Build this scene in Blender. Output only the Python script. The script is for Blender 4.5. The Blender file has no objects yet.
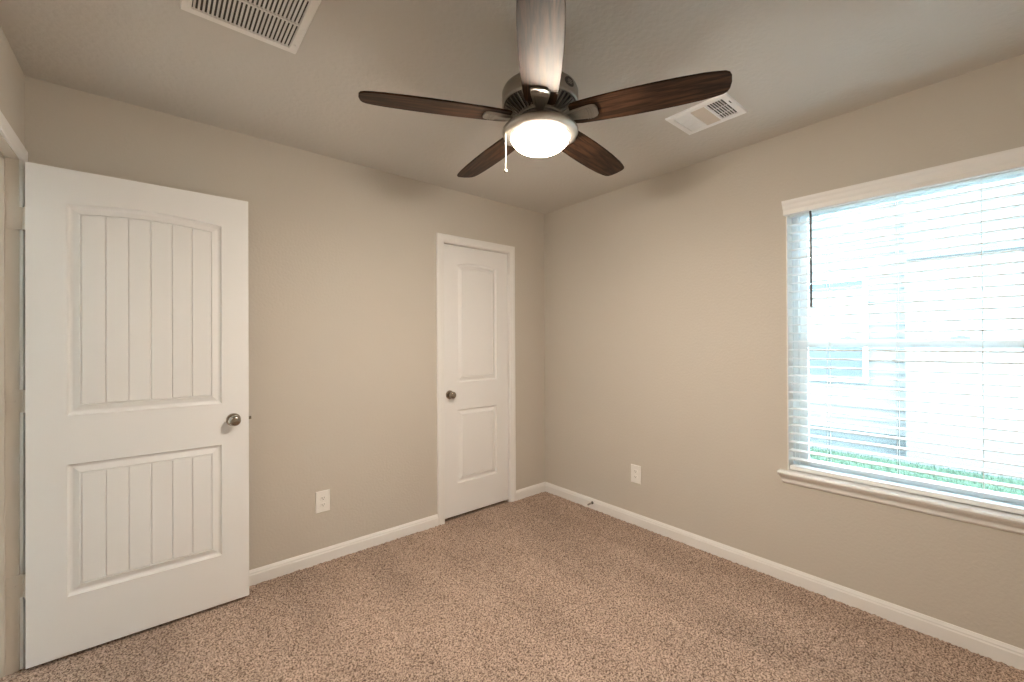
import bpy, bmesh, math, random
import numpy as np
from mathutils import Vector, Matrix
random.seed(7)
PI = math.pi
scene = bpy.context.scene
C = scene.collection

# ------------------------------------------------------------------ camera
cam_d = bpy.data.cameras.new('camera'); cam = bpy.data.objects.new('camera', cam_d); C.objects.link(cam)
YAW, PIT, ROL = 0.6997, 0.0035, -0.0049
F = Vector((math.sin(YAW)*math.cos(PIT), math.cos(YAW)*math.cos(PIT), math.sin(PIT)))
R = Vector((math.cos(YAW), -math.sin(YAW), 0)); U = R.cross(F)
R2 = R*math.cos(ROL) + U*math.sin(ROL); U2 = -R*math.sin(ROL) + U*math.cos(ROL)
m = Matrix((R2, U2, -F)).transposed().to_4x4(); m.translation = Vector((-2.6447, -2.6939, 1.3039))
cam.matrix_world = m
cam_d.sensor_width = 36; cam_d.lens = 425.61/1024*36; cam_d.clip_start = 0.02
scene.camera = cam

# ------------------------------------------------------------------ world, sun, exposure
w = bpy.data.worlds.new('world'); scene.world = w; w.use_nodes = True
bg = w.node_tree.nodes['Background']; bg.inputs[0].default_value = (0.63, 0.83, 1.0, 1); bg.inputs[1].default_value = 28.0
pd = bpy.data.lights.new('window_portal', 'AREA'); pd.shape = 'RECTANGLE'; pd.size = 1.45; pd.size_y = 0.92
pd.cycles.is_portal = True
po = bpy.data.objects.new('window_portal', pd); C.objects.link(po); po.location = (.17, -2.331, 1.31)
po.rotation_euler = (0, PI/2, 0)
HALL_FILL_W = 1.2  # power of the fill light added in the hall
vs = scene.view_settings
scene.display_settings.display_device = 'sRGB'
vs.view_transform = 'Standard'; vs.look = 'None'; vs.gamma = 1; vs.use_curve_mapping = False
vs.exposure = 0.88
scene.cycles.diffuse_bounces = 8; scene.cycles.max_bounces = 12; scene.cycles.transparent_max_bounces = 16
scene.cycles.sample_clamp_indirect = 12

# ------------------------------------------------------------------ materials
def mat(name, col, rough=.6, metal=0., spec=.5, bump=None, var=None):
    """procedural principled material; bump=(scale, strength, distance); var=(scale, amount) colour variation"""
    ma = bpy.data.materials.new(name); ma.use_nodes = True
    nt = ma.node_tree; b = nt.nodes['Principled BSDF']
    b.inputs['Base Color'].default_value = (*col, 1); b.inputs['Roughness'].default_value = rough
    b.inputs['Metallic'].default_value = metal; b.inputs['Specular IOR Level'].default_value = spec
    tc = nt.nodes.new('ShaderNodeTexCoord')
    if var:
        n = nt.nodes.new('ShaderNodeTexNoise'); n.inputs['Scale'].default_value = var[0]; n.inputs['Detail'].default_value = 4
        nt.links.new(tc.outputs['Object'], n.inputs['Vector'])
        mx = nt.nodes.new('ShaderNodeMix'); mx.data_type = 'RGBA'
        k = var[1]
        mx.inputs[6].default_value = (*[c*(1-k) for c in col], 1); mx.inputs[7].default_value = (*[min(1, c*(1+k)) for c in col], 1)
        nt.links.new(n.outputs['Fac'], mx.inputs[0]); nt.links.new(mx.outputs[2], b.inputs['Base Color'])
    if bump:
        n2 = nt.nodes.new('ShaderNodeTexNoise'); n2.inputs['Scale'].default_value = bump[0]; n2.inputs['Detail'].default_value = 3
        nt.links.new(tc.outputs['Object'], n2.inputs['Vector'])
        bp = nt.nodes.new('ShaderNodeBump'); bp.inputs['Strength'].default_value = bump[1]; bp.inputs['Distance'].default_value = bump[2]
        nt.links.new(n2.outputs['Fac'], bp.inputs['Height']); nt.links.new(bp.outputs[0], b.inputs['Normal'])
    return ma
M = {}
M['wall'] = mat('greige_wall_paint', (.585, .54, .475), .85, spec=.25, bump=(75, .35, .004), var=(1.3, .02))
M['ceil'] = mat('greige_ceiling_paint', (.605, .58, .54), .9, spec=.2, bump=(45, .5, .006), var=(1.1, .02))
M['trim'] = mat('white_trim_paint', (.83, .815, .79), .38, spec=.4, var=(6, .012))
M['jamb'] = mat('beige_jamb', (.60, .535, .455), .45, spec=.4, var=(6, .03))  # jamb and hinges, a darker beige than the trim
M['door'] = mat('white_door_paint', (.83, .82, .805), .42, spec=.4, bump=(240, .08, .001), var=(4, .012))
M['plate'] = mat('white_plastic', (.86, .84, .80), .35, var=(20, .01))
M['slot'] = mat('dark_slot', (.04, .035, .03), .7, var=(30, .1))
M['nickel_lit'] = mat('bowl_lit_nickel', (.46, .43, .39), .45, 1., bump=(300, .05, .001), var=(40, .05))  # nickel lightened to carry the bowl's glow on ring and neck
M['nickel'] = mat('satin_nickel', (.35, .33, .295), .48, 1., bump=(300, .05, .001), var=(40, .06))
M['nickel_dark'] = mat('aged_nickel_knob', (.36, .32, .27), .22, 1., var=(30, .1))
M['steel_dark'] = mat('dark_steel', (.10, .095, .09), .4, .8, var=(40, .1))
M['vinyl'] = mat('white_window_vinyl', (.80, .84, .85), .35, var=(8, .01))
M['slat'] = mat('white_blind_slat', (.85, .86, .86), .42, var=(9, .01))
M['cord'] = mat('white_cord', (.82, .82, .80), .8, var=(60, .04))
M['wand'] = mat('smoke_grey_wand', (.10, .10, .10), .25, var=(30, .1))
M['register'] = mat('white_register_enamel', (.88, .89, .89), .35, var=(12, .01))
M['grille'] = mat('white_grille_enamel', (.82, .80, .77), .4, var=(12, .01))
M['grille_mid'] = mat('beige_louver', (.66, .61, .55), .5, var=(12, .01))  # middle louvers, darker and more beige than the rest
M['duct'] = mat('dark_duct', (.06, .055, .05), .9, var=(12, .1))
M['siding'] = mat('darkened_siding', (.084, .081, .077), .8, spec=0, var=(3, .02))  # siding darkened so the overbright sky just renders it white
M['concrete'] = mat('grey_concrete', (.052, .054, .052), .9, spec=0, bump=(40, .3, .005), var=(9, .15))
M['bounce'] = mat('pale_bounce_ground', (.60, .59, .57), .9, bump=(50, .3, .004), var=(4, .06))  # for the added ground strip that throws daylight upward
M['gravel'] = mat('darkened_gravel', (.072, .071, .069), .95, spec=0, bump=(60, .8, .02), var=(35, .25))  # gravel darkened to offset the strong sky light
M['grass'] = mat('lawn_grass', (.034, .048, .032), .8, spec=0, var=(12, .4))
M['darkpane'] = mat('dark_window_pane', (.042, .046, .048), .3, spec=0, var=(2, .1))
M['rubber'] = mat('white_rubber', (.78, .76, .72), .6, var=(20, .02))

def wood_mat():
    ma = bpy.data.materials.new('dark_walnut_blade'); ma.use_nodes = True; nt = ma.node_tree; b = nt.nodes['Principled BSDF']
    tc = nt.nodes.new('ShaderNodeTexCoord'); mp = nt.nodes.new('ShaderNodeMapping')
    mp.inputs['Scale'].default_value = (1.1, 12, 12)
    nt.links.new(tc.outputs['Object'], mp.inputs[0])
    n = nt.nodes.new('ShaderNodeTexNoise'); n.inputs['Scale'].default_value = 1.6; n.inputs['Detail'].default_value = 2; n.inputs['Distortion'].default_value = .3
    nt.links.new(mp.outputs[0], n.inputs['Vector'])
    mm = nt.nodes.new('ShaderNodeMath'); mm.operation = 'MULTIPLY'; mm.inputs[1].default_value = 38
    sn = nt.nodes.new('ShaderNodeMath'); sn.operation = 'SINE'
    nt.links.new(n.outputs['Fac'], mm.inputs[0]); nt.links.new(mm.outputs[0], sn.inputs[0])
    n2 = nt.nodes.new('ShaderNodeTexNoise'); n2.inputs['Scale'].default_value = 14; n2.inputs['Detail'].default_value = 5
    nt.links.new(mp.outputs[0], n2.inputs['Vector'])
    ad = nt.nodes.new('ShaderNodeMath'); ad.operation = 'MULTIPLY_ADD'; ad.inputs[1].default_value = .16; 
    nt.links.new(sn.outputs[0], ad.inputs[0]); nt.links.new(n2.outputs['Fac'], ad.inputs[2])
    cr = nt.nodes.new('ShaderNodeValToRGB'); e = cr.color_ramp.elements
    e[0].position = .34; e[0].color = (.010, .005, .003, 1); e[1].position = .78; e[1].color = (.060, .027, .014, 1)
    nt.links.new(ad.outputs[0], cr.inputs[0]); nt.links.new(cr.outputs[0], b.inputs['Base Color'])
    b.inputs['Roughness'].default_value = .5; b.inputs['Specular IOR Level'].default_value = .2; b.inputs['Specular Tint'].default_value = (1, .83, .64, 1)  # warm specular tint imitates lamplight sheen on the wood
    return ma
M['wood'] = wood_mat()

def carpet_mat():
    ma = bpy.data.materials.new('tan_carpet'); ma.use_nodes = True; nt = ma.node_tree; b = nt.nodes['Principled BSDF']
    tc = nt.nodes.new('ShaderNodeTexCoord')
    n = nt.nodes.new('ShaderNodeTexNoise'); n.inputs['Scale'].default_value = 140; n.inputs['Detail'].default_value = 3; n.inputs['Roughness'].default_value = .7
    nt.links.new(tc.outputs['Object'], n.inputs['Vector'])
    cr = nt.nodes.new('ShaderNodeValToRGB'); e = cr.color_ramp.elements
    e[0].position = .39; e[0].color = (.125, .082, .060, 1); e[1].position = .59; e[1].color = (.60, .455, .365, 1)
    nt.links.new(n.outputs['Fac'], cr.inputs[0])
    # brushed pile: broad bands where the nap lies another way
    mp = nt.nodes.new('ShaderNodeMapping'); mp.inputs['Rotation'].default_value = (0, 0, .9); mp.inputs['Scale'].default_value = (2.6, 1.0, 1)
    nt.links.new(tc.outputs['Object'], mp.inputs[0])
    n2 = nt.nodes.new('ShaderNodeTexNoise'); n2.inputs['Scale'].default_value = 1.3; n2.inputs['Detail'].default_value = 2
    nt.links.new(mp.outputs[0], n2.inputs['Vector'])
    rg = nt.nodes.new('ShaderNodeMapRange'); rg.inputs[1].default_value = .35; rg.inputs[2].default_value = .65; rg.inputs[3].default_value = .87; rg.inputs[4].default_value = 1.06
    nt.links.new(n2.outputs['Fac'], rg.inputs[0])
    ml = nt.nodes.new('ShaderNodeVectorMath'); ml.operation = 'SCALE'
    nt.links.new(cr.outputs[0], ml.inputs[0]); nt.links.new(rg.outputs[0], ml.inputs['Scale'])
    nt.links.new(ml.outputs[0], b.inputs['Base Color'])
    b.inputs['Roughness'].default_value = .95; b.inputs['Specular IOR Level'].default_value = .1
    return ma
M['carpet'] = carpet_mat()

def glass_mat():
    ma = bpy.data.materials.new('window_glass'); ma.use_nodes = True; nt = ma.node_tree
    for n in list(nt.nodes): nt.nodes.remove(n)
    o = nt.nodes.new('ShaderNodeOutputMaterial'); t = nt.nodes.new('ShaderNodeBsdfTransparent'); t.inputs[0].default_value = (.93, .97, .96, 1)
    g = nt.nodes.new('ShaderNodeBsdfGlossy'); g.inputs['Roughness'].default_value = .02
    fr = nt.nodes.new('ShaderNodeFresnel'); fr.inputs[0].default_value = 1.45; mx = nt.nodes.new('ShaderNodeMixShader')
    nt.links.new(fr.outputs[0], mx.inputs[0]); nt.links.new(t.outputs[0], mx.inputs[1]); nt.links.new(g.outputs[0], mx.inputs[2]); nt.links.new(mx.outputs[0], o.inputs[0])
    return ma
M['glass'] = glass_mat()

LAMP_STRENGTH = 168.0
def lamp_mat():
    ma = bpy.data.materials.new('lit_frosted_glass'); ma.use_nodes = True; b = ma.node_tree.nodes['Principled BSDF']
    b.inputs['Base Color'].default_value = (.9, .88, .84, 1); b.inputs['Roughness'].default_value = .4
    b.inputs['Emission Color'].default_value = (1, .88, .75, 1); b.inputs['Emission Strength'].default_value = LAMP_STRENGTH
    return ma
M['lamp'] = lamp_mat()

# ------------------------------------------------------------------ mesh helpers
class MB:
    def __init__(s): s.v = []; s.f = []
    def add(s, vs, fs):
        n = len(s.v); s.v += [tuple(p) for p in vs]; s.f += [tuple(i+n for i in f) for f in fs]; return s
    def box(s, x0, x1, y0, y1, z0, z1):
        x0, x1 = sorted((x0, x1)); y0, y1 = sorted((y0, y1)); z0, z1 = sorted((z0, z1))
        return s.add([(x0,y0,z0),(x1,y0,z0),(x1,y1,z0),(x0,y1,z0),(x0,y0,z1),(x1,y0,z1),(x1,y1,z1),(x0,y1,z1)],
                     [(0,3,2,1),(4,5,6,7),(0,1,5,4),(1,2,6,5),(2,3,7,6),(3,0,4,7)])
    def sweep(s, prof, a, b, up, out, cap=True, closed=True):
        """extrude a 2-D profile [(out, up)] from point a to point b"""
        a, b, up, out = map(Vector, (a, b, up, out)); n = len(prof)
        vs = [a+out*p+up*q for p, q in prof] + [b+out*p+up*q for p, q in prof]
        fs = [(i, (i+1) % n, n+(i+1) % n, n+i) for i in range(n if closed else n-1)]
        if cap: fs += [tuple(range(n))[::-1], tuple(range(n, 2*n))]
        return s.add(vs, fs)
    def lathe(s, prof, o, ax=(0,0,1), seg=40, cap=True):
        """prof [(r, h)] turned about the axis ax through o"""
        ax = Vector(ax).normalized(); t = Vector((1,0,0)) if abs(ax.x) < .9 else Vector((0,1,0))
        u = ax.cross(t).normalized(); w_ = ax.cross(u); o = Vector(o)
        vs = []; fs = []
        for r, h in prof:
            for k in range(seg):
                a = 2*PI*k/seg; vs.append(o+ax*h+(u*math.cos(a)+w_*math.sin(a))*r)
        for i in range(len(prof)-1):
            for k in range(seg):
                k2 = (k+1) % seg; fs.append((i*seg+k, i*seg+k2, (i+1)*seg+k2, (i+1)*seg+k))
        if cap: fs += [tuple(range(seg))[::-1], tuple(range((len(prof)-1)*seg, len(prof)*seg))]
        return s.add(vs, fs)
    def tube(s, pts, r, seg=8):
        pts = [Vector(p) for p in pts]; vs = []; fs = []
        for i, p in enumerate(pts):
            d = (pts[min(i+1, len(pts)-1)]-pts[max(i-1, 0)]).normalized()
            t = Vector((0,0,1)) if abs(d.z) < .9 else Vector((1,0,0))
            u = d.cross(t).normalized(); w_ = d.cross(u)
            for k in range(seg):
                a = 2*PI*k/seg; vs.append(p+(u*math.cos(a)+w_*math.sin(a))*r)
        for i in range(len(pts)-1):
            for k in range(seg):
                k2 = (k+1) % seg; fs.append((i*seg+k, i*seg+k2, (i+1)*seg+k2, (i+1)*seg+k))
        fs += [tuple(range(seg))[::-1], tuple(range((len(pts)-1)*seg, len(pts)*seg))]
        return s.add(vs, fs)
    def build(s, name, material, parent=None, smooth=False, bevel=0, origin=None):
        me = bpy.data.meshes.new(name)
        vv = s.v
        if origin: vv = [(p[0]-origin[0], p[1]-origin[1], p[2]-origin[2]) for p in vv]
        me.from_pydata(vv, [], s.f); me.materials.append(material)
        bm = bmesh.new(); bm.from_mesh(me); bmesh.ops.recalc_face_normals(bm, faces=bm.faces); bm.to_mesh(me); bm.free()
        o = bpy.data.objects.new(name, me); C.objects.link(o)
        if smooth:
            me.polygons.foreach_set('use_smooth', [True]*len(me.polygons))
            me.set_sharp_from_angle(angle=math.radians(38))
        if bevel:
            b = o.modifiers.new('bevel', 'BEVEL'); b.width = bevel; b.segments = 2; b.limit_method = 'ANGLE'; b.angle_limit = math.radians(40)
        if origin: o.location = origin
        if parent: o.parent = parent
        return o
def tag(o, label=None, cat=None, group=None, kind=None):
    if label: o['label'] = label
    if cat: o['category'] = cat
    if group: o['group'] = group
    if kind: o['kind'] = kind
    return o
def empty(name, loc, label, cat, group=None, kind=None):
    o = bpy.data.objects.new(name, None); C.objects.link(o); o.location = loc; o.empty_display_size = .1
    bpy.context.view_layer.update()
    return tag(o, label, cat, group, kind)
def adopt(part, parent):
    """parent a part whose mesh is written in world coordinates, keeping it where it stands"""
    t = Vector((0, 0, 0)); p = parent
    while p is not None: t += p.location; p = p.parent
    part.data.transform(Matrix.Translation(-(t + part.location - part.location)))
    part.parent = parent; return part

# ------------------------------------------------------------------ room shell
L, D, H = 3.06, 3.08, 2.44
WY0, WY1, WZ0, WZ1 = -2.782, -1.882, .60, 2.05          # window opening in the right wall
CX0, CX1, CZ = -1.026, -.412, 2.037                      # closet opening in the far wall
OY0, OY1, OZ = -.868, -.100, 2.052                       # doorway in the left wall (clear opening)

b = MB()      # far wall with the closet opening
b.box(-L-.115, CX0-.02, 0, .115, -.1, H); b.box(CX1+.02, .14, 0, .115, -.1, H); b.box(CX0-.02, CX1+.02, 0, .115, CZ+.02, H)
tag(b.build('wall_far', M['wall']), 'greige painted far wall holding the narrow closet door', 'wall', kind='structure')
b = MB()      # window wall
b.box(0, .14, -D-.1, WY0, -.3, H); b.box(0, .14, WY1, 0, -.3, H); b.box(0, .14, WY0, WY1, -.3, WZ0-.004); b.box(0, .14, WY0, WY1, WZ1, H)
tag(b.build('wall_right', M['wall']), 'greige painted right wall around the window', 'wall', kind='structure')
b = MB()      # left wall with the doorway
b.box(-L-.115, -L, -D-.1, OY0-.02, -.1, H); b.box(-L-.115, -L, OY1+.02, 0, -.1, H); b.box(-L-.115, -L, OY0-.02, OY1+.02, OZ+.02, H)
tag(b.build('wall_left', M['wall']), 'greige painted left wall above the open doorway', 'wall', kind='structure')
tag(MB().box(-L-.115, .14, -D-.1, -D, -.1, H).build('wall_back', M['wall']), 'greige wall behind the viewpoint', 'wall', kind='structure')
tag(MB().box(-L-1.4, .14, -D-.1, .9, H, H+.12).build('ceiling', M['ceil']), 'greige textured ceiling over the whole room', 'ceiling', kind='structure')
b = MB(); b.box(-L-1.3, -L-1.2, -D-.1, .9, -.1, H); b.box(-L-1.3, -L-.115, .6, .7, -.1, H); b.box(-L-1.3, -L-.115, -D-.1, -D, -.1, H)
tag(b.build('wall_hall', M['wall']), 'greige hallway wall beyond the open doorway', 'wall', kind='structure')
b = MB(); b.box(CX0-.3, CX1+.3, .7, .8, -.1, H); b.box(CX0-.4, CX0-.3, .115, .8, -.1, H); b.box(CX1+.3, CX1+.4, .115, .8, -.1, H)
tag(b.build('wall_closet', M['wall']), 'wall of the closet interior behind the shut closet door', 'wall', kind='structure')
tag(MB().box(-L-1.4, .14, -D-.1, .9, -.3, -.012).build('floor_slab', M['concrete']), 'concrete slab under the carpet', 'floor', kind='structure')
hl = bpy.data.lights.new('added_hall_light', 'AREA'); hl.energy = HALL_FILL_W; hl.size = .3; hl.color = (1, .88, .72)  # fill light added in the unseen hallway, no lamp fixture there
ho = bpy.data.objects.new('added_hall_light', hl); C.objects.link(ho); ho.location = (-L-.65, -.9, H-.03)

def carpet():
    step = .004
    xs = np.arange(-L-.125, 0+step*.5, step); ys = np.arange(-D, 0+step*.5, step)
    nx, ny = len(xs), len(ys)
    rng = np.random.default_rng(3)
    def sm(a): return (a + np.roll(a, 1, 0) + np.roll(a, 1, 1) + np.roll(np.roll(a, 1, 0), 1, 1))/4
    h = rng.random((nx, ny)); h2 = sm(sm(rng.random((nx, ny)))); h2 = (h2-h2.mean())/h2.std()
    h3 = sm(sm(sm(sm(sm(sm(rng.random((nx, ny)))))))); h3 = (h3-h3.mean())/h3.std()
    z = -.006 + .0030*(h-.5) + .0016*h2 + .0008*h3
    jx = (rng.random((nx, ny))-.5)*.0018; jy = (rng.random((nx, ny))-.5)*.0018
    X, Y = np.meshgrid(xs, ys, indexing='ij')
    co = np.stack([X+jx, Y+jy, np.clip(z, -.011, .002)], -1).reshape(-1, 3)
    idx = np.arange(nx*ny).reshape(nx, ny)
    q = np.stack([idx[:-1,:-1], idx[1:,:-1], idx[1:,1:], idx[:-1,1:]], -1).reshape(-1, 4)
    me = bpy.data.meshes.new('floor'); me.vertices.add(len(co)); me.vertices.foreach_set('co', co.ravel())
    me.loops.add(q.size); me.loops.foreach_set('vertex_index', q.ravel().astype(np.int32))
    me.polygons.add(len(q)); me.polygons.foreach_set('loop_start', (np.arange(len(q))*4).astype(np.int32))
    me.update(calc_edges=True); me.validate()
    me.polygons.foreach_set('use_smooth', [True]*len(me.polygons))
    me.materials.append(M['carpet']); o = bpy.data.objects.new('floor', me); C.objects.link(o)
    tag(o, 'tan brown cut pile carpet covering the floor', 'carpet', kind='structure')
carpet()
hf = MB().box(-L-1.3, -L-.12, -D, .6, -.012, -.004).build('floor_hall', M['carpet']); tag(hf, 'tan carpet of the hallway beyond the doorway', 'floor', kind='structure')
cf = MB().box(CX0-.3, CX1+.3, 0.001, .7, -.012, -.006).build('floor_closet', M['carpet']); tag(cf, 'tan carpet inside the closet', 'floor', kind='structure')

# baseboards: profile [(out, up)]
BP = [(0, -.01), (.0135, -.01), (.0135, .048), (.0105, .054), (.0105, .060), (.006, .069), (.004, .0735), (0, .0735)]
def base(name, a, b_, out, label):
    tag(MB().sweep(BP, a, b_, (0,0,1), out).build(name, M['trim']), label, 'baseboard', kind='structure')
base('baseboard_far', (-L+.001, 0, 0), (CX0-.056, 0, 0), (0,-1,0), 'white baseboard along the far wall left of the closet door')
base('baseboard_far_corner', (CX1+.056, 0, 0), (-.0005, 0, 0), (0,-1,0), 'short white baseboard between closet door and room corner')
base('baseboard_right', (0, -D, 0), (0, -.0137, 0), (-1,0,0), 'long white baseboard under the window')
base('baseboard_left', (-L, -D+.014, 0), (-L, OY0-.062, 0), (1,0,0), 'white baseboard on the left wall before the doorway')
base('baseboard_back', (-L+.014, -D, 0), (-.014, -D, 0), (0,1,0), 'white baseboard on the wall behind the viewpoint')

# casings: moulded boards round the two door openings. profile (away from opening, out of wall)
CP = [(0, 0), (0, .009), (.006, .0125), (.022, .0135), (.030, .0165), (.048, .0165), (.055, .013), (.057, .010), (.057, 0)]
def casing(b, corners, out):
    """mitred casing along the open polyline corners (inner edge), out = normal of wall"""
    out = Vector(out); pts = [Vector(c) for c in corners]; cen = sum(pts, Vector())/len(pts)
    rings = []
    for i, p in enumerate(pts):
        def away(a, b2):
            d = (b2-a).normalized(); n = d.cross(out)
            if n.dot(((a+b2)/2)-cen) < 0: n = -n
            return n
        if i == 0: n = away(pts[0], pts[1])
        elif i == len(pts)-1: n = away(pts[-2], pts[-1])
        else:
            n = away(pts[i-1], p) + away(p, pts[i+1])
        rings.append([p+n*a+out*c for a, c in CP])
    k = len(CP)
    for i in range(len(rings)-1):
        b.add(rings[i]+rings[i+1], [(j, (j+1) % k, k+(j+1) % k, k+j) for j in range(k)] + [tuple(range(k)), tuple(range(k, 2*k))])
ci = .004
b = MB(); casing(b, [(CX0-ci, 0, -.01), (CX0-ci, 0, CZ+ci), (CX1+ci, 0, CZ+ci), (CX1+ci, 0, -.01)], (0,-1,0))
b.box(CX0-.02, CX0, 0, .115, -.01, CZ+.02); b.box(CX1, CX1+.02, 0, .115, -.01, CZ+.02); b.box(CX0, CX1, 0, .115, CZ, CZ+.02)
b.box(CX0, CX0+.011, .042, .075, -.01, CZ); b.box(CX1-.011, CX1, .042, .075, -.01, CZ); b.box(CX0, CX1, .042, .075, CZ-.011, CZ)
tag(b.build('trim_1', M['trim']), 'white casing and jamb round the narrow closet door', 'door casing', kind='structure')
b = MB(); casing(b, [(-L, OY0-ci, -.01), (-L, OY0-ci, OZ+ci), (-L, OY1+ci, OZ+ci), (-L, OY1+ci, -.01)], (1,0,0))
t2 = b.build('trim_2', M['trim']); b = MB()
b.box(-L-.115, -L, OY1, OY1+.02, -.01, OZ+.02); b.box(-L-.115, -L, OY0-.02, OY0, -.01, OZ+.02); b.box(-L-.115, -L, OY0, OY1, OZ, OZ+.02)
b.box(-L-.075, -L-.037, OY1-.012, OY1, -.01, OZ); b.box(-L-.075, -L-.037, OY0, OY0+.012, -.01, OZ); b.box(-L-.075, -L-.037, OY0, OY1, OZ-.012, OZ)
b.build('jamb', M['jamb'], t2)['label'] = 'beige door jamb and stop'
tag(t2, 'off white casing and beige jamb of the open doorway at the left edge', 'door casing', kind='structure')

# ------------------------------------------------------------------ moulded doors
PROF = [(0, 0), (.003, .0005), (.010, -.0068), (.016, -.0078), (.020, -.0075), (.040, -.0012), (.0435, -.0012), (.0455, -.0045), (.0475, -.0015), (.05, -.001)]
def prof(d):
    if d <= 0: return 0.
    for (a, ha), (b2, hb) in zip(PROF, PROF[1:]):
        if d <= b2: return 1.8*(ha+(hb-ha)*(d-a)/(b2-a))
    return 1.8*PROF[-1][1]
def door_mesh(W, Z0, Z1, margin, planks, th=.035):
    """door slab from x=0..W, its moulded face looking to -y at y=0, its back at y=th"""
    pl, pr = margin, W-margin
    lo = (.249, .806); up = (1.004, 1.893); rise = .022
    offs = [p[0] for p in PROF]
    field0, field1 = pl+.0465, pr-.0465
    xs = {0., W, pl/2, W-pl/2}
    for o_ in offs: xs |= {pl+o_, pr-o_}
    grooves = []
    if planks:
        st = (field1-field0)/planks
        grooves = [field0+st*k for k in range(1, planks)]
        for g in grooves: xs |= {g-.0032, g, g+.0032}
    for k in range(1, 24): xs.add(pl+.05+(pr-pl-.1)*k/24)
    xs = sorted(xs)
    xs = [x for i, x in enumerate(xs) if i == 0 or x-xs[i-1] > 5e-4]
    Rr = ((pr-pl)**2/4+rise**2)/(2*rise); cx = W/2
    def top(x): 
        x = min(max(x, pl), pr); return up[1]-(Rr-rise)+math.sqrt(max(0, Rr*Rr-(x-cx)**2))
    rows = [('a', Z0), ('a', (Z0+lo[0])/2)]
    rows += [('a', lo[0]+o_) for o_ in offs] + [('a', lo[0]+.15), ('a', lo[1]-.2)] + [('a', lo[1]-o_) for o_ in offs[::-1]]
    rows += [('a', (lo[1]+up[0])/2)] + [('a', up[0]+o_) for o_ in offs] + [('a', 1.3), ('a', 1.6)] + [('t', -o_) for o_ in offs[::-1]] + [('b', .5), ('a', Z1)]
    def zrow(r, x):
        if r[0] == 'a': return r[1]
        if r[0] == 't': return top(x)+r[1]
        return (top(x)+Z1)/2
    V = []; 
    for r in rows:
        for x in xs:
            z = zrow(r, x)
            best = 0
            for (a, c_) in (lo, (up[0], top(x))):
                d = min(x-pl, pr-x, z-a, c_-z)
                if d > 0: best = d
            h = prof(best+1e-9)
            if best > .048:
                for g in grooves:
                    if abs(x-g) < 1e-4: h -= .0058
            V.append((x, -h, z))
    nx = len(xs); Fc = []
    for j in range(len(rows)-1):
        for i in range(nx-1):
            a, b2, c_, d = j*nx+i, j*nx+i+1, (j+1)*nx+i+1, (j+1)*nx+i
            left = xs[i] < W/2; zc = (V[a][2]+V[c_][2])/2
            mid = (lo[0]+lo[1])/2 if zc < (lo[1]+up[0])/2 else (up[0]+up[1])/2
            bot = zc < mid
            if left == bot: Fc += [(a, b2, c_), (a, c_, d)]
            else: Fc += [(a, b2, d), (b2, c_, d)]
    m_ = MB().add(V, Fc)
    # edges and back
    Wv = [(0,0,Z0),(W,0,Z0),(W,0,Z1),(0,0,Z1),(0,th,Z0),(W,th,Z0),(W,th,Z1),(0,th,Z1)]
    m_.add(Wv, [(0,1,5,4),(1,2,6,5),(2,3,7,6),(3,0,4,7),(4,5,6,7)])
    return m_
def knob(parent, x, z, yface, d=-1, rr=.0265):
    """round satin knob on a rosette; d is the side it points to"""
    k = MB().lathe([(.012, .004), (.0115, .026), (.017, .029), (.0235, .034), (.0265, .042), (.0262, .050), (.022, .0575), (.013, .0615), (.001, .0625)], (x, yface, z), (0, d, 0), 32).build('door_knob', M['nickel_dark'], smooth=True)
    adopt(k, parent)
    r = MB().lathe([(.032, 0), (.032, .003), (.029, .007), (.018, .0095), (.012, .010)], (x, yface, z), (0, d, 0), 32).build('rosette', M['nickel_dark'], smooth=True)
    t = Vector((0,0,0)); r.data.transform(Matrix.Translation(-parent.location)); r.parent = k
    return k

HX, HY = -3.038, -.1375
d1 = door_mesh(.768, .010, 2.039, .112, 6).build('door_1', M['door']); d1.location = (HX, HY, 0)
tag(d1, 'white moulded plank panel door swung open against the far wall at left', 'door', kind='structure')
knob(d1, HX+.701, .921, HY); knob(d1, HX+.701, .921, HY+.035, 1)
adopt(MB().box(HX+.768, HX+.7692, HY+.006, HY+.029, .89, .952).build('latch_plate', M['nickel_dark']), d1)
adopt(MB().box(HX+.769, HX+.781, HY+.011, HY+.024, .913, .929).build('latch_bolt', M['nickel_dark'], bevel=.002), d1)
for zc in (1.815, 1.077, .333):
    b = MB()
    def leaf(x0, x1, y0, y1, zc=zc): b.box(x0, x1, y0, y1, zc-.046, zc+.046)
    leaf(-L-.033, -L+.012, OY1-.0028, OY1-.0002)          # leaf let into the jamb
    for q in range(5): b.lathe([(.0062, zc-.046+q*.0184), (.0062, zc-.046+q*.0184+.0176)], (-L+.016, OY1-.004, 0), (0,0,1), 14)
    b.box(HX-.0025, HX-.0003, HY+.004, HY+.034, zc-.046, zc+.046)
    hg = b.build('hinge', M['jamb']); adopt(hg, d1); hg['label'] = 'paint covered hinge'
    s_ = MB()
    for px, pz in ((-L-.024, .033), (-L-.012, 0), (-L-.024, -.033)): s_.lathe([(.004, 0), (.0035, .0012)], (px, OY1-.0028, zc+pz), (0,-1,0), 10)
    so = s_.build('hinge_screws', M['jamb']); so.data.transform(Matrix.Translation(-d1.location)); so.parent = hg

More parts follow.
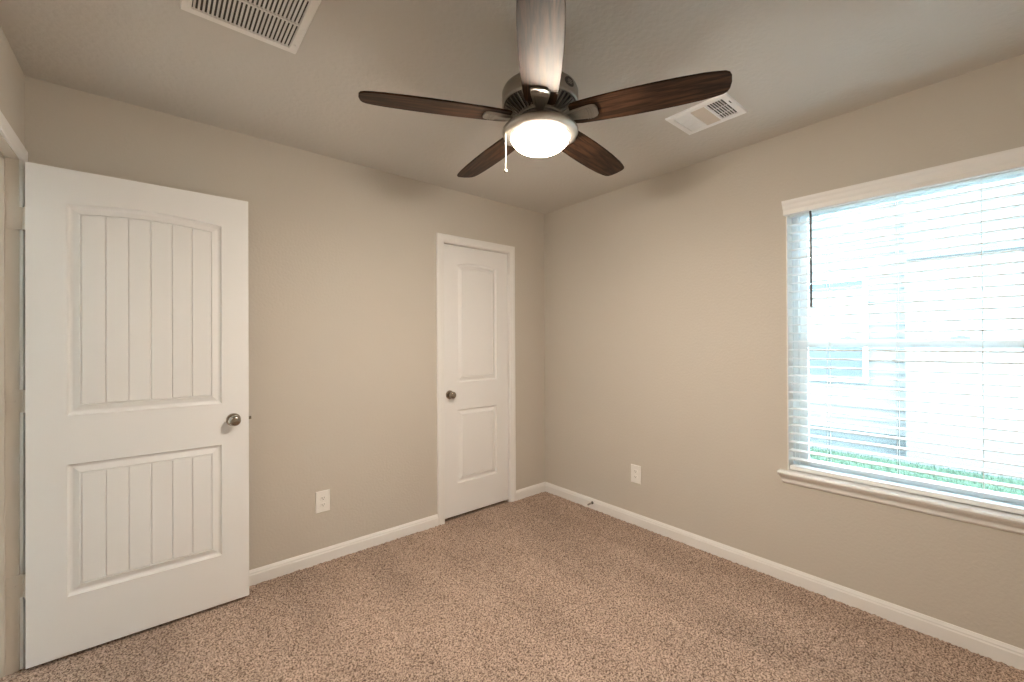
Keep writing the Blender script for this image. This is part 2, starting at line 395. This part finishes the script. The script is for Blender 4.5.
d2 = door_mesh(.606, .016, 2.031, .112, 0).build('door_2', M['door']); d2.location = (CX0+.004, .009, 0)
tag(d2, 'narrow white two panel closet door shut in the far wall', 'door', kind='structure')
knob(d2, -.975, .921, .009)
for zc in (1.815, 1.04, .30):
    b = MB()
    for q in range(5): b.lathe([(.006, zc-.045+q*.018), (.006, zc-.045+q*.018+.0172)], (CX1-.001, -.003, 0), (0,0,1), 14)
    b.lathe([(.0045, zc+.045), (.0045, zc+.05)], (CX1-.001, -.003, 0), (0,0,1), 12)
    adopt(b.build('hinge', M['trim'], smooth=True), d2)['label'] = 'paint covered hinge barrel'

# ------------------------------------------------------------------ window
wn = MB()
fr = .055
def ringbox(b, x0, x1, y0, y1, z0, z1, t, tb=None):
    tb = tb or t
    b.box(x0, x1, y0, y0+t, z0, z1); b.box(x0, x1, y1-t, y1, z0, z1); b.box(x0, x1, y0+t, y1-t, z0, z0+tb); b.box(x0, x1, y0+t, y1-t, z1-t, z1)
ringbox(wn, .085, .139, WY0, WY1, WZ0, WZ1, .032, .022)
wn.box(.078, .085, WY0, WY0+.014, WZ0, WZ1); wn.box(.078, .085, WY1-.014, WY1, WZ0, WZ1)
w1 = wn.build('window_1', M['vinyl'], bevel=.002); w1.location = (0, 0, 0)
tag(w1, 'white single hung vinyl window in the right wall behind the blind', 'window', kind='structure')
b = MB(); ringbox(b, .112, .132, WY0+.033, WY1-.033, 1.275, WZ1-.033, .034)
us = b.build('upper_sash', M['vinyl'], w1, bevel=.002)
b = MB(); ringbox(b, .088, .110, WY0+.033, WY1-.033, WZ0+.023, 1.311, .040, .034)
ls = b.build('lower_sash', M['vinyl'], w1, bevel=.002)
MB().box(.120, .123, WY0+.068, WY1-.068, 1.310, WZ1-.068).build('pane', M['glass'], us)
MB().box(.098, .101, WY0+.074, WY1-.074, WZ0+.058, 1.270).build('pane', M['glass'], ls)
for yy in (-2.13, -2.53):
    b = MB(); b.box(.090, .108, yy-.03, yy+.03, 1.3115, 1.320); b.lathe([(.010, 1.320), (.010, 1.328), (.004, 1.330)], (.099, yy, 0), (0,0,1), 16); b.box(.082, .099, yy-.006, yy+.006, 1.322, 1.328)
    b.build('sash_lock', M['vinyl'], ls, bevel=.001)
b = MB(); b.box(.0, .085, WY1-.005, WY1, WZ0, WZ1); b.box(.0, .085, WY0, WY0+.005, WZ0, WZ1); b.box(.0, .085, WY0+.005, WY1-.005, WZ1-.005, WZ1)
b.build('jamb_liner', M['trim'], w1)
# stool and apron
b = MB(); SP = [(-.078, 0), (.040, 0), (.045, -.003), (.0475, -.009), (.045, -.016), (.040, -.019), (-.078, -.019)]
b.sweep([(p, q) for p, q in SP if True], (0, WY0+.001, WZ0), (0, WY1-.001, WZ0), (0,0,1), (-1,0,0))
b.sweep([(.0005, 0)]+SP[1:6]+[(.0005, -.019)], (0, WY1-.001, WZ0), (0, WY1+.036, WZ0), (0,0,1), (-1,0,0))
b.sweep([(.0005, 0)]+SP[1:6]+[(.0005, -.019)], (0, WY0-.036, WZ0), (0, WY0+.001, WZ0), (0,0,1), (-1,0,0))
st = b.build('trim_3', M['trim']); tag(st, 'white window stool and moulded apron under the blind', 'window sill', kind='structure')
b = MB(); AP = [(0, -.0195), (.032, -.0195), (.030, -.026), (.022, -.031), (.017, -.036), (.014, -.044), (.013, -.060), (.009, -.066), (.004, -.070), (0, -.070)]
for i_, (y0, y1) in enumerate([(WY0-.018, WY1+.018)]):
    n = len(AP)
    va = [(-p, y0+.5*(.032-p)*0+ (0 if p < .02 else 0), WZ0+q) for p, q in AP]
    # returned ends: deeper parts of the moulding reach further sideways
    va = [(-p, y0 - p*.6, WZ0+q) for p, q in AP]; vb = [(-p, y1 + p*.6, WZ0+q) for p, q in AP]
    b.add(va+vb, [(j, (j+1) % n, n+(j+1) % n, n+j) for j in range(n)]+[tuple(range(n)), tuple(range(n, 2*n))])
ap = b.build('apron', M['trim'], st)

# ------------------------------------------------------------------ blind
BY0, BY1 = WY0+.010, WY1-.008
bl = empty('window_blind', (.030, (BY0+BY1)/2, WZ0+.006), 'white horizontal slat blind lowered over the window with slats open', 'blind')
def bpart(mb, name, ma, par=None, **k):
    o = mb.build(name, ma, **k); o.data.transform(Matrix.Translation(-bl.location)); o.parent = par or bl; return o
VP = [(.0, 1.985), (.024, 1.985), (.027, 1.990), (.028, 2.010), (.034, 2.022), (.037, 2.036), (.043, 2.046), (.045, 2.052), (.045, 2.060), (.038, 2.062), (.0, 2.062)]
b = MB(); b.sweep([(p+.0, q) for p, q in VP[1:-1]]+[(.020, 2.062), (.018, 1.985)], (0, WY0-.0, 0), (0, WY1+.0, 0), (0,0,1), (-1,0,0))
b = MB()
n = len(VP); y0, y1 = WY0-.012, WY1-.0
va = [(-p+(-.001 if p else -.001), WY0-.002-.1*p, q) for p, q in VP]; vb = [(-p-.001, WY1+.002+.1*p, q) for p, q in VP]
b.add(va+vb, [(j, (j+1) % n, n+(j+1) % n, n+j) for j in range(n)]+[tuple(range(n)), tuple(range(n, 2*n))])
bpart(b, 'valance', M['trim'])
bpart(MB().box(.004, .058, BY0, BY1, 1.982, 2.026), 'head_rail', M['slat'], bevel=.002)
S0, SP_, NS = 1.9386, (1.9386-.6658)/28, 28
sx = .031
slat_me = None
for k in range(NS+1):
    z = S0-SP_*k
    if slat_me is None:
        b = MB(); pr_ = []
        for i in range(9):
            t = -1+2*i/8; pr_.append((t*.025, .0022*(1-t*t)))
        pr_ += [(p, q-.0048) for p, q in pr_[::-1]]
        b.sweep(pr_, (0, BY0, 0), (0, BY1, 0), (0,0,1), (-1,0,0))
        o = b.build('slat', M['slat'], smooth=True); slat_me = o.data; slat_me.transform(Matrix.Translation((0, -bl.location.y, 0)))
    else:
        o = bpy.data.objects.new('slat', slat_me); C.objects.link(o)
    o.parent = bl; o.location = (sx-bl.location.x, 0, z-bl.location.z)
bpart(MB().box(sx-.026, sx+.026, BY0, BY1, WZ0+.006, WZ0+.028), 'bottom_rail', M['slat'], bevel=.003)
for yy in (-2.063, -2.331, -2.599):
    b = MB()
    for dx in (-.0275, .0275): b.tube([(sx+dx, yy, 1.985), (sx+dx, yy, WZ0+.02)], .0009, 6)
    bpart(b, 'ladder_cord', M['cord'])
b = MB(); b.tube([(-.012+.0, -1.998, 1.992), (-.010, -1.999, 1.965), (-.010, -1.999, 1.50)], .0052, 10); b.lathe([(.006, 1.482), (.0066, 1.50), (.004, 1.512)], (-.010, -1.999, 0), (0,0,1), 12)
bpart(b, 'tilt_wand', M['wand'], smooth=True)

# ------------------------------------------------------------------ ceiling fan
FX, FY, ZB = -1.53, -1.54, 2.14
fan = empty('ceiling_fan', (FX, FY, H), 'brushed nickel ceiling fan with five dark walnut blades and a lit bowl lamp', 'ceiling fan')
def fpart(mb, name, ma, par=None, **k):
    o = mb.build(name, ma, **k); o.data.transform(Matrix.Translation(-fan.location)); o.parent = par or fan; return o
O = (FX, FY, 0)
fpart(MB().lathe([(.062, H), (.064, H-.012), (.060, H-.040), (.046, H-.060), (.022, H-.072)], O), 'canopy', M['nickel'], smooth=True)
fpart(MB().lathe([(.0135, H-.06), (.0135, 2.262)], O), 'down_rod', M['nickel'], smooth=True)
mh = fpart(MB().lathe([(.020, 2.275), (.045, 2.270), (.100, 2.264), (.126, 2.258), (.138, 2.248), (.143, 2.236), (.1435, 2.196), (.1415, 2.190), (.137, 2.187), (.133, 2.190), (.128, 2.192)], O, seg=64), 'motor_housing', M['nickel'], smooth=True)
# oval badge on the housing
ang = math.atan2(-1.154-.0, -1.115) + math.radians(47)
bd = Vector((math.cos(ang), math.sin(ang), 0)); bo = Vector(O)+bd*.1425+Vector((0,0,2.222))
b = MB(); tv = Vector((-bd.y, bd.x, 0))
def oval(b, a_, c_, d0, d1, n=28):
    vs = [bo+bd*dd+tv*a_*math.cos(2*PI*k/n)+Vector((0,0,c_*math.sin(2*PI*k/n)))-bd*(.0035*math.cos(2*PI*k/n)**2) for dd in (d0, d1) for k in range(n)]
    b.add(vs, [(k, (k+1) % n, n+(k+1) % n, n+k) for k in range(n)]+[tuple(range(n))[::-1], tuple(range(n, 2*n))])
oval(b, .0250, .0155, -.003, .0025); bg_ = fpart(b, 'badge', M['steel_dark'], mh, smooth=True)
b = MB()
for q in (-.0055, 0, .0055):
    ln = .013 if q == 0 else .009
    vs = [bo+bd*(.003-.0006)+tv*s_*ln+Vector((0,0,q+t_)) for s_ in (-1, 1) for t_ in (-.0011, .0011)]
    vs2 = [p+bd*.0012 for p in vs]
    b.add(vs+vs2, [(0,1,3,2),(4,6,7,5),(0,2,6,4),(1,5,7,3),(0,4,5,1),(2,3,7,6)])
fpart(b, 'badge_mark', M['nickel'], mh)
# underside cone with radiating slots
fpart(MB().lathe([(.1275, 2.1905), (.120, 2.184), (.085, 2.164), (.060, 2.160)], O, seg=64), 'motor_underside', M['steel_dark'], smooth=True)
b = MB(); NR = 40
for k in range(NR):
    a = 2*PI*k/NR; d = Vector((math.cos(a), math.sin(a), 0)); t = Vector((-d.y, d.x, 0))
    def P(r, s_, z): return Vector(O)+d*r+t*s_+Vector((0,0,z))
    vs = [P(.131, -.0032, 2.187), P(.131, .0032, 2.187), P(.131, .0032, 2.193), P(.131, -.0032, 2.193), P(.078, -.0022, 2.150), P(.078, .0022, 2.150), P(.078, .0022, 2.165), P(.078, -.0022, 2.165)]
    b.add(vs, [(0,1,2,3),(4,7,6,5),(0,4,5,1),(1,5,6,2),(2,6,7,3),(3,7,4,0)])
fpart(b, 'vent_fins', M['nickel'])
fpart(MB().lathe([(.080, 2.166), (.083, 2.160), (.083, 2.150), (.079, 2.146), (.072, 2.148), (.066, 2.144), (.060, 2.132), (.050, 2.126), (.040, 2.120), (.0, 2.120)][:-1], O, seg=48), 'flywheel', M['nickel'], smooth=True)
# blades
def blade_outline():
    # (r, half width)
    pts = [(.118, .044), (.126, .052), (.15, .0575), (.22, .0625), (.32, .0665), (.40, .067), (.48, .0655), (.56, .061), (.60, .0555), (.625, .0500), (.637, .0420)]
    return pts
TH0 = math.radians(10.39); PITCH = math.radians(-9.8)
bw = []
prof_ = blade_outline()
left = [(r, hw) for r, hw in prof_]; tip = [(.6435, .028), (.6465, .0), (.6435, -.028)]
loop = left + tip + [(r, -hw) for r, hw in left[::-1]]
n = len(loop)
bm_ = MB(); tk = .0032
bm_.add([(r, s_, tk) for r, s_ in loop]+[(r, s_, -tk) for r, s_ in loop], [tuple(range(n)), tuple(range(n, 2*n))[::-1]]+[(j, n+j, n+(j+1) % n, (j+1) % n) for j in range(n)])
blade0 = bm_.build('blade', M['wood'], bevel=.0015)
# blade iron: arm from the hub and a ribbed shield below the blade
ir = MB()
def slab(b, sec, zt, zb_):
    """sec [(r, halfwidth, zoffset)]"""
    vs = []; k = len(sec)
    for r, hw, zo in sec: vs += [(r, -hw, zt+zo), (r, hw, zt+zo), (r, hw*.86, zb_+zo), (r, -hw*.86, zb_+zo)]
    fs = [(0,1,2,3), (4*k-4, 4*k-1, 4*k-2, 4*k-3)]
    for i in range(k-1):
        a = 4*i; c_ = a+4
        fs += [(a+j, a+(j+1) % 4, c_+(j+1) % 4, c_+j) for j in range(4)]
    b.add(vs, fs)
slab(ir, [(.062, .011, -.000), (.088, .011, -.002), (.108, .014, -.003), (.118, .022, 0), (.130, .026, 0), (.160, .031, 0), (.185, .0345, 0), (.200, .0345, 0), (.211, .029, 0), (.217, .016, 0)], -.0034, -.0105)
iron0 = ir.build('blade_iron', M['nickel'], blade0, smooth=True, bevel=.001)
rb = MB()
for r_, h_ in ((.178, .030), (.187, .0305), (.196, .0295)):
    pts = [(r_+.004*(1-(q/5.)**2), h_*q/5., -.0108) for q in range(-5, 6)]; rb.tube(pts, .0017, 6)
for s_ in (-1, 1): rb.tube([(.125, s_*.014, -.0106), (.15, s_*.017, -.0108), (.172, s_*.0195, -.0108)], .0016, 6)
rib0 = rb.build('iron_ribs', M['nickel'], blade0, smooth=True)
for k in range(5):
    a = TH0 + 2*PI*k/5
    mat4 = Matrix.Rotation(a, 4, 'Z') @ Matrix.Rotation(PITCH, 4, 'X')
    if k == 0: bo_ = blade0
    else:
        bo_ = blade0.copy(); C.objects.link(bo_)
        for src in (iron0, rib0):
            c_ = src.copy(); C.objects.link(c_); c_.parent = bo_
    bo_.parent = fan; bo_.location = (0, 0, ZB-H); bo_.rotation_euler = mat4.to_euler()
# light kit
fpart(MB().lathe([(.052, 2.122), (.054, 2.112), (.060, 2.108)], O), 'light_neck', M['nickel_lit'], smooth=True)
fpart(MB().lathe([(.050, 2.112), (.100, 2.111), (.122, 2.109), (.137, 2.103), (.142, 2.096), (.142, 2.088), (.138, 2.082), (.126, 2.0745), (.110, 2.0690), (.107, 2.0705), (.107, 2.088)], O, seg=64), 'light_ring', M['nickel_lit'], smooth=True)
bowl = [(.1065, 2.072)]
for q in range(1, 13):
    t = q/12*PI/2; bowl.append((.1065*math.cos(t)**.9 if q < 12 else .0008, 2.0715-.052*math.sin(t)))
lampo = fpart(MB().lathe(bowl, O, seg=48), 'lamp_bowl', M['lamp'], smooth=True); lampo['label'] = 'glowing frosted glass bowl'
# pull chain, on the side left of the camera
toward = Vector((-1.115, -1.154, 0)).normalized(); lft = Vector((-math.cos(YAW), math.sin(YAW), 0))
cp = Vector(O)+lft*.128+toward*.03
ch = MB(); ch.tube([cp+Vector((0,0,2.100)), cp+Vector((0,0,1.942))], .0006, 6)
for q in range(41): 
    ch.lathe([(.0005, -.0015), (.0014, -.0008), (.0014, .0008), (.0005, .0015)], cp+Vector((0,0,2.082-q*.0034)), (0,0,1), 6)
cho = fpart(ch, 'pull_chain', M['nickel'])
sp = [(.0005, -.0062)]+[(.0062*math.cos(t), .0062*math.sin(t)) for t in [-1.2, -.8, -.4, 0, .4, .8, 1.2]]+[(.0005, .0062)]
fpart(MB().lathe(sp, cp+Vector((0,0,1.937)), (0,0,1), 16), 'chain_ball', M['nickel'], cho, smooth=True)

# ------------------------------------------------------------------ vents
# return grille: many louvers running along y, cut by cross bars
gx0, gx1, gy1, gy0 = -2.577, -2.217, -.880, -1.300
rg_ = empty('return_grille', ((gx0+gx1)/2, (gy0+gy1)/2, H), 'large louvred return air grille in the ceiling above the open door', 'air vent')
def gpart(mb, name, ma, root, **k):
    o = mb.build(name, ma, **k); o.data.transform(Matrix.Translation(-root.location)); o.parent = root; return o
b = MB(); fw = .032
def frame_prof(b, x0, x1, y0, y1, t, zt, zb_):
    o = [(x0, y0), (x1, y0), (x1, y1), (x0, y1)]; i1 = [(x0+t, y0+t), (x1-t, y0+t), (x1-t, y1-t), (x0+t, y1-t)]
    o2 = [(x0+.004, y0+.004), (x1-.004, y0+.004), (x1-.004, y1-.004), (x0+.004, y1-.004)]
    i2 = [(x0+t-.003, y0+t-.003), (x1-t+.003, y0+t-.003), (x1-t+.003, y1-t+.003), (x0+t-.003, y1-t+.003)]
    vs = [(x, y, zt) for x, y in o]+[(x, y, zb_) for x, y in o2]+[(x, y, zb_) for x, y in i2]+[(x, y, zt) for x, y in i1]
    fs = []
    for r_ in range(3):
        fs += [(4*r_+j, 4*r_+(j+1) % 4, 4*r_+4+(j+1) % 4, 4*r_+4+j) for j in range(4)]
    fs += [(12+j, 12+(j+1) % 4, (j+1) % 4, j) for j in range(4)]
    b.add(vs, fs)
frame_prof(b, gx0, gx1, gy0, gy1, fw, H-.0005, H-.007)
gpart(b, 'grille_frame', M['grille'], rg_)
gpart(MB().box(gx0+fw-.001, gx1-fw+.001, gy0+fw-.001, gy1-fw+.001, H-.0012, H-.0004), 'duct_opening', M['duct'], rg_)
bars = [gy1-fw-.143, gy1-fw-.286]
for yy in bars: gpart(MB().box(gx0+fw-.002, gx1-fw+.002, yy-.0045, yy+.0045, H-.0075, H-.0015), 'cross_bar', M['grille'], rg_)
x = gx0+fw+.006
lv = None
while x < gx1-fw-.004:
    if lv is None:
        mb = MB(); mb.add([(-.0040, gy0+fw, H-.0008), (-.0028, gy0+fw, H-.0008), (.0012, gy0+fw, H-.0072), (.0024, gy0+fw, H-.0072), (.0012, gy0+fw, H-.0060),
                           (-.0040, gy1-fw, H-.0008), (-.0028, gy1-fw, H-.0008), (.0012, gy1-fw, H-.0072), (.0024, gy1-fw, H-.0072), (.0012, gy1-fw, H-.0060)],
                          [(0,1,2,3,4), (9,8,7,6,5), (0,5,6,1), (1,6,7,2), (2,7,8,3), (3,8,9,4), (4,9,5,0)])
        lv = gpart(mb, 'louver', M['grille'], rg_); o = lv
    else:
        o = lv.copy(); C.objects.link(o); o.parent = rg_
    o.location = (x, 0, 0); x += .0128
for sx_, sy_ in ((gx1-.016, gy1-.055), (gx1-.016, gy0+.055), (gx0+.016, gy1-.055), (gx0+.016, gy0+.055)):
    gpart(MB().lathe([(.0045, H-.0072), (.0042, H-.0086), (.002, H-.0092)], (sx_, sy_, 0), (0,0,1), 14), 'screw', M['grille'], rg_, smooth=True)
gpart(MB().lathe([(.004, H-.0072), (.0038, H-.0084), (.002, H-.009)], (gx1-.016, gy1-.16, 0), (0,0,1), 14), 'screw', M['grille'], rg_, smooth=True)

# three way supply register
vx0, vx1, vy0, vy1 = -.652, -.402, -1.845, -1.543
rr_ = empty('supply_register', ((vx0+vx1)/2, (vy0+vy1)/2, H), 'small white three way supply register in the ceiling behind a fan blade', 'air vent')
b = MB(); frame_prof(b, vx0, vx1, vy0, vy1, .034, H-.0005, H-.009)
gpart(b, 'register_frame', M['register'], rr_)
ix0, ix1, iy0, iy1 = vx0+.034, vx1-.034, vy0+.034, vy1-.034
gpart(MB().box(ix0-.001, ix1+.001, iy0-.001, iy1+.001, H-.0012, H-.0004), 'duct_opening', M['duct'], rr_)
t3 = (iy1-iy0)/3
for yy in (iy0+t3, iy0+2*t3): gpart(MB().box(ix0-.001, ix1+.001, yy-.004, yy+.004, H-.0095, H-.0015), 'divider', M['register'], rr_)
def louver_y(yc, tilt, x0, x1):
    h = .0042; d = .0062
    return MB().add([(x0, yc-d*tilt, H-.0012), (x0, yc-d*tilt+.001, H-.0012), (x0, yc+d*tilt+.001, H-.0095), (x0, yc+d*tilt, H-.0095),
                     (x1, yc-d*tilt, H-.0012), (x1, yc-d*tilt+.001, H-.0012), (x1, yc+d*tilt+.001, H-.0095), (x1, yc+d*tilt, H-.0095)],
                    [(0,1,2,3),(7,6,5,4),(0,4,5,1),(1,5,6,2),(2,6,7,3),(3,7,4,0)])
for k in range(6):
    gpart(louver_y(iy1-.010-k*(t3-.014)/5.2, 1, ix0, ix1), 'louver', M['register'], rr_)
    gpart(louver_y(iy0+.010+k*(t3-.014)/5.2, -1, ix0, ix1), 'louver', M['register'], rr_)
nn = 12
for k in range(nn):
    xc = ix0+.006+k*(ix1-ix0-.012)/(nn-1); d = .0058
    ya, yb = iy0+t3+.004, iy0+2*t3-.004
    mb = MB().add([(xc-d, ya, H-.0012), (xc-d+.001, ya, H-.0012), (xc+d+.001, ya, H-.0095), (xc+d, ya, H-.0095), (xc-d, yb, H-.0012), (xc-d+.001, yb, H-.0012), (xc+d+.001, yb, H-.0095), (xc+d, yb, H-.0095)],
                  [(0,1,2,3),(7,6,5,4),(0,4,5,1),(1,5,6,2),(2,6,7,3),(3,7,4,0)])
    gpart(mb, 'louver', M['grille_mid'], rr_)
for xx in (ix0+(ix1-ix0)/3, ix0+2*(ix1-ix0)/3):
    gpart(MB().box(xx-.002, xx+.002, iy0, iy0+t3, H-.0100, H-.0085), 'rib', M['register'], rr_)
    gpart(MB().box(xx-.002, xx+.002, iy0+2*t3, iy1, H-.0100, H-.0085), 'rib', M['register'], rr_)
gpart(MB().box(vx0+.07, vx0+.105, vy0+.013, vy0+.018, H-.0095, H-.0088), 'lever_slot', M['slot'], rr_)
gpart(MB().box(vx0+.095, vx0+.101, vy0+.010, vy0+.021, H-.016, H-.0088), 'damper_lever', M['register'], rr_, bevel=.001)
for xx in ((vx0+vx1)/2-.08, (vx0+vx1)/2+.08): gpart(MB().lathe([(.004, H-.009), (.0036, H-.0104), (.002, H-.011)], (xx, vy1-.014, 0), (0,0,1), 12), 'screw', M['register'], rr_, smooth=True)

# ------------------------------------------------------------------ outlets
def outlet(pos, rotz, label):
    r = empty('power_outlet', pos, label, 'outlet', 'wall outlets near the floor')
    r.rotation_euler = (0, 0, rotz)      # built facing -y
    w_, h_ = .041, .064
    b = MB(); vs = []
    ring = lambda a, c_, y: [(-a, y, -c_), (a, y, -c_), (a, y, c_), (-a, y, c_)]
    b.add(ring(w_, h_, -.0004)+ring(w_, h_, -.003)+ring(w_-.003, h_-.003, -.0062), [(j+4*q, (j+1) % 4+4*q, (j+1) % 4+4*q+4, j+4*q+4) for q in (0, 1) for j in range(4)]+[(8,9,10,11), (3,2,1,0)])
    b.build('cover_plate', M['plate'], r)
    for s_ in (-1, 1):
        zc = s_*.0195; n_ = 24
        pts = []
        for k in range(n_):
            a = 2*PI*k/n_; x_ = .0172*math.cos(a); z_ = max(-.0125, min(.0125, .0172*math.sin(a))); pts.append((x_, z_))
        b = MB().add([(x_, -.006, zc+z_) for x_, z_ in pts]+[(x_*.97, -.0082, zc+z_*.97) for x_, z_ in pts], [(k, (k+1) % n_, n_+(k+1) % n_, n_+k) for k in range(n_)]+[tuple(range(n_, 2*n_))])
        rc = b.build('receptacle', M['plate'], r)
        b = MB(); b.box(-.0075, -.0053, -.0086, -.0080, zc-.001, zc+.0075); b.box(.0053, .0072, -.0086, -.0080, zc, zc+.0070)
        b.lathe([(.0024, .0080), (.0024, .0086)], (0, 0, zc-.0062), (0,-1,0), 12); b.build('slots', M['slot'], rc)
    MB().lathe([(.003, .006), (.0028, .0072), (.001, .0075)], (0,0,0), (0,-1,0), 12).build('screw', M['plate'], r, smooth=True)
    return r
outlet((-1.869, 0, .356), 0, 'white outlet between the open door and the closet door')
outlet((0, -.927, .357), -PI/2, 'white outlet on the right wall beside the window')

# ------------------------------------------------------------------ spring door stop
ds = empty('door_stop', (-.0135, -.538, .044), 'small sprung metal door stop on the baseboard near the corner', 'door stop')
def dpart(mb, name, ma, **k):
    o = mb.build(name, ma, ds, **k); return o
dpart(MB().lathe([(.011, 0), (.011, .003), (.007, .008)], (0,0,0), (-1,0,0), 18), 'base_cap', M['steel_dark'], smooth=True)
pts = []
for k in range(161):
    t = k/160; a = t*2*PI*13; r_ = .0058-.001*t; pts.append((-.006-.062*t, r_*math.cos(a), r_*math.sin(a)-.006*t*t))
dpart(MB().tube(pts, .0011, 5), 'spring', M['nickel'], smooth=True)
dpart(MB().lathe([(.0065, .064), (.0095, .067), (.0098, .080), (.008, .084)], (0,0,-.006), (-1,0,0), 16), 'rubber_tip', M['plate'], smooth=True)

# ------------------------------------------------------------------ outside
GZ = -.27
tag(MB().box(.14, 2.5, -14, 10, GZ-.1, GZ+.01).build('ground_bounce_strip', M['bounce']), 'unseen pale ground strip added outside the window to bounce daylight in', 'bounce strip', kind='structure')  # added out of view to bounce daylight onto slats and ceiling
tag(MB().box(2.5, 4.78, -14, 10, GZ-.1, GZ).build('ground_lawn', M['grass']), 'green lawn between the two houses', 'lawn', kind='structure')
tag(MB().box(4.78, 5.6, -14, 10, GZ-.1, GZ+.004).build('ground_gravel', M['gravel']), 'gravel strip, colour darkened under the overbright sky, at the foot of the neighbouring house', 'gravel strip', kind='structure')
rng = random.Random(5); b = MB()
for k in range(9000):
    x_ = rng.uniform(2.6, 4.80); y_ = rng.uniform(-3.6, 1.2); h_ = rng.uniform(.025, .06); a = rng.uniform(0, PI); dx = .005*math.cos(a); dy = .005*math.sin(a)
    lx, ly = rng.uniform(-.02, .02), rng.uniform(-.02, .02)
    b.add([(x_-dx, y_-dy, GZ), (x_+dx, y_+dy, GZ), (x_+lx, y_+ly, GZ+h_)], [(0,1,2)])
tag(b.build('grass_blades', M['grass']), 'short green grass seen low through the blind', 'grass', kind='stuff')
nh = empty('neighbour_house', (5.3, -1.5, GZ), 'house next door seen through the blind, its siding darkened but overexposed to white', 'house')
def npart(mb, name, ma, par=None, **k):
    o = mb.build(name, ma, **k); o.data.transform(Matrix.Translation(-nh.location)); o.parent = par or nh; return o
b = MB(); zz = -.01
b.box(5.24, 5.5, -1.74, 10, -.01, 3.7)
while zz < 3.6:   # lapped boards
    b.add([(5.222, -1.74, zz), (5.24, -1.74, zz+.17), (5.24, 10, zz+.17), (5.222, 10, zz), (5.24, -1.74, zz), (5.24, 10, zz)], [(0,1,2,3), (0,3,5,4), (0,4,1), (3,2,5)]); zz += .17
npart(b, 'siding_wall', M['siding'])
npart(MB().box(5.25, 5.5, -1.74, 10, GZ-.05, -.01), 'foundation', M['concrete'])
b = MB(); b.box(4.95, 5.5, -14, -1.74, GZ-.05, 3.7)
npart(b, 'projecting_wall', M['siding'])
nw = MB(); nw.box(5.17, 5.239, -1.31, -1.26, .70, 2.20); nw.box(5.17, 5.239, -.36, -.31, .70, 2.20); nw.box(5.17, 5.239, -1.26, -.36, .70, .735); nw.box(5.17, 5.239, -1.26, -.36, 2.18, 2.22); nw.box(5.18, 5.239, -1.26, -.36, 1.22, 1.27)
nwo = npart(nw, 'window', M['vinyl'])
npart(MB().box(5.19, 5.20, -1.26, -.36, .735, 1.22), 'pane', M['darkpane'], nwo)
npart(MB().box(5.19, 5.20, -1.26, -.36, 1.27, 2.06), 'sky_reflection', M['siding'], nwo)  # flat sheet standing in for sky reflected in the upper sash
npart(MB().box(5.185, 5.20, -1.26, -.36, 2.06, 2.18), 'pane', M['darkpane'], nwo)  # dark strip in place of the shadow below the window header
npart(MB().box(4.90, 4.95, -6, -1.76, 2.36, 2.42), 'ledge_trim', M['concrete'])
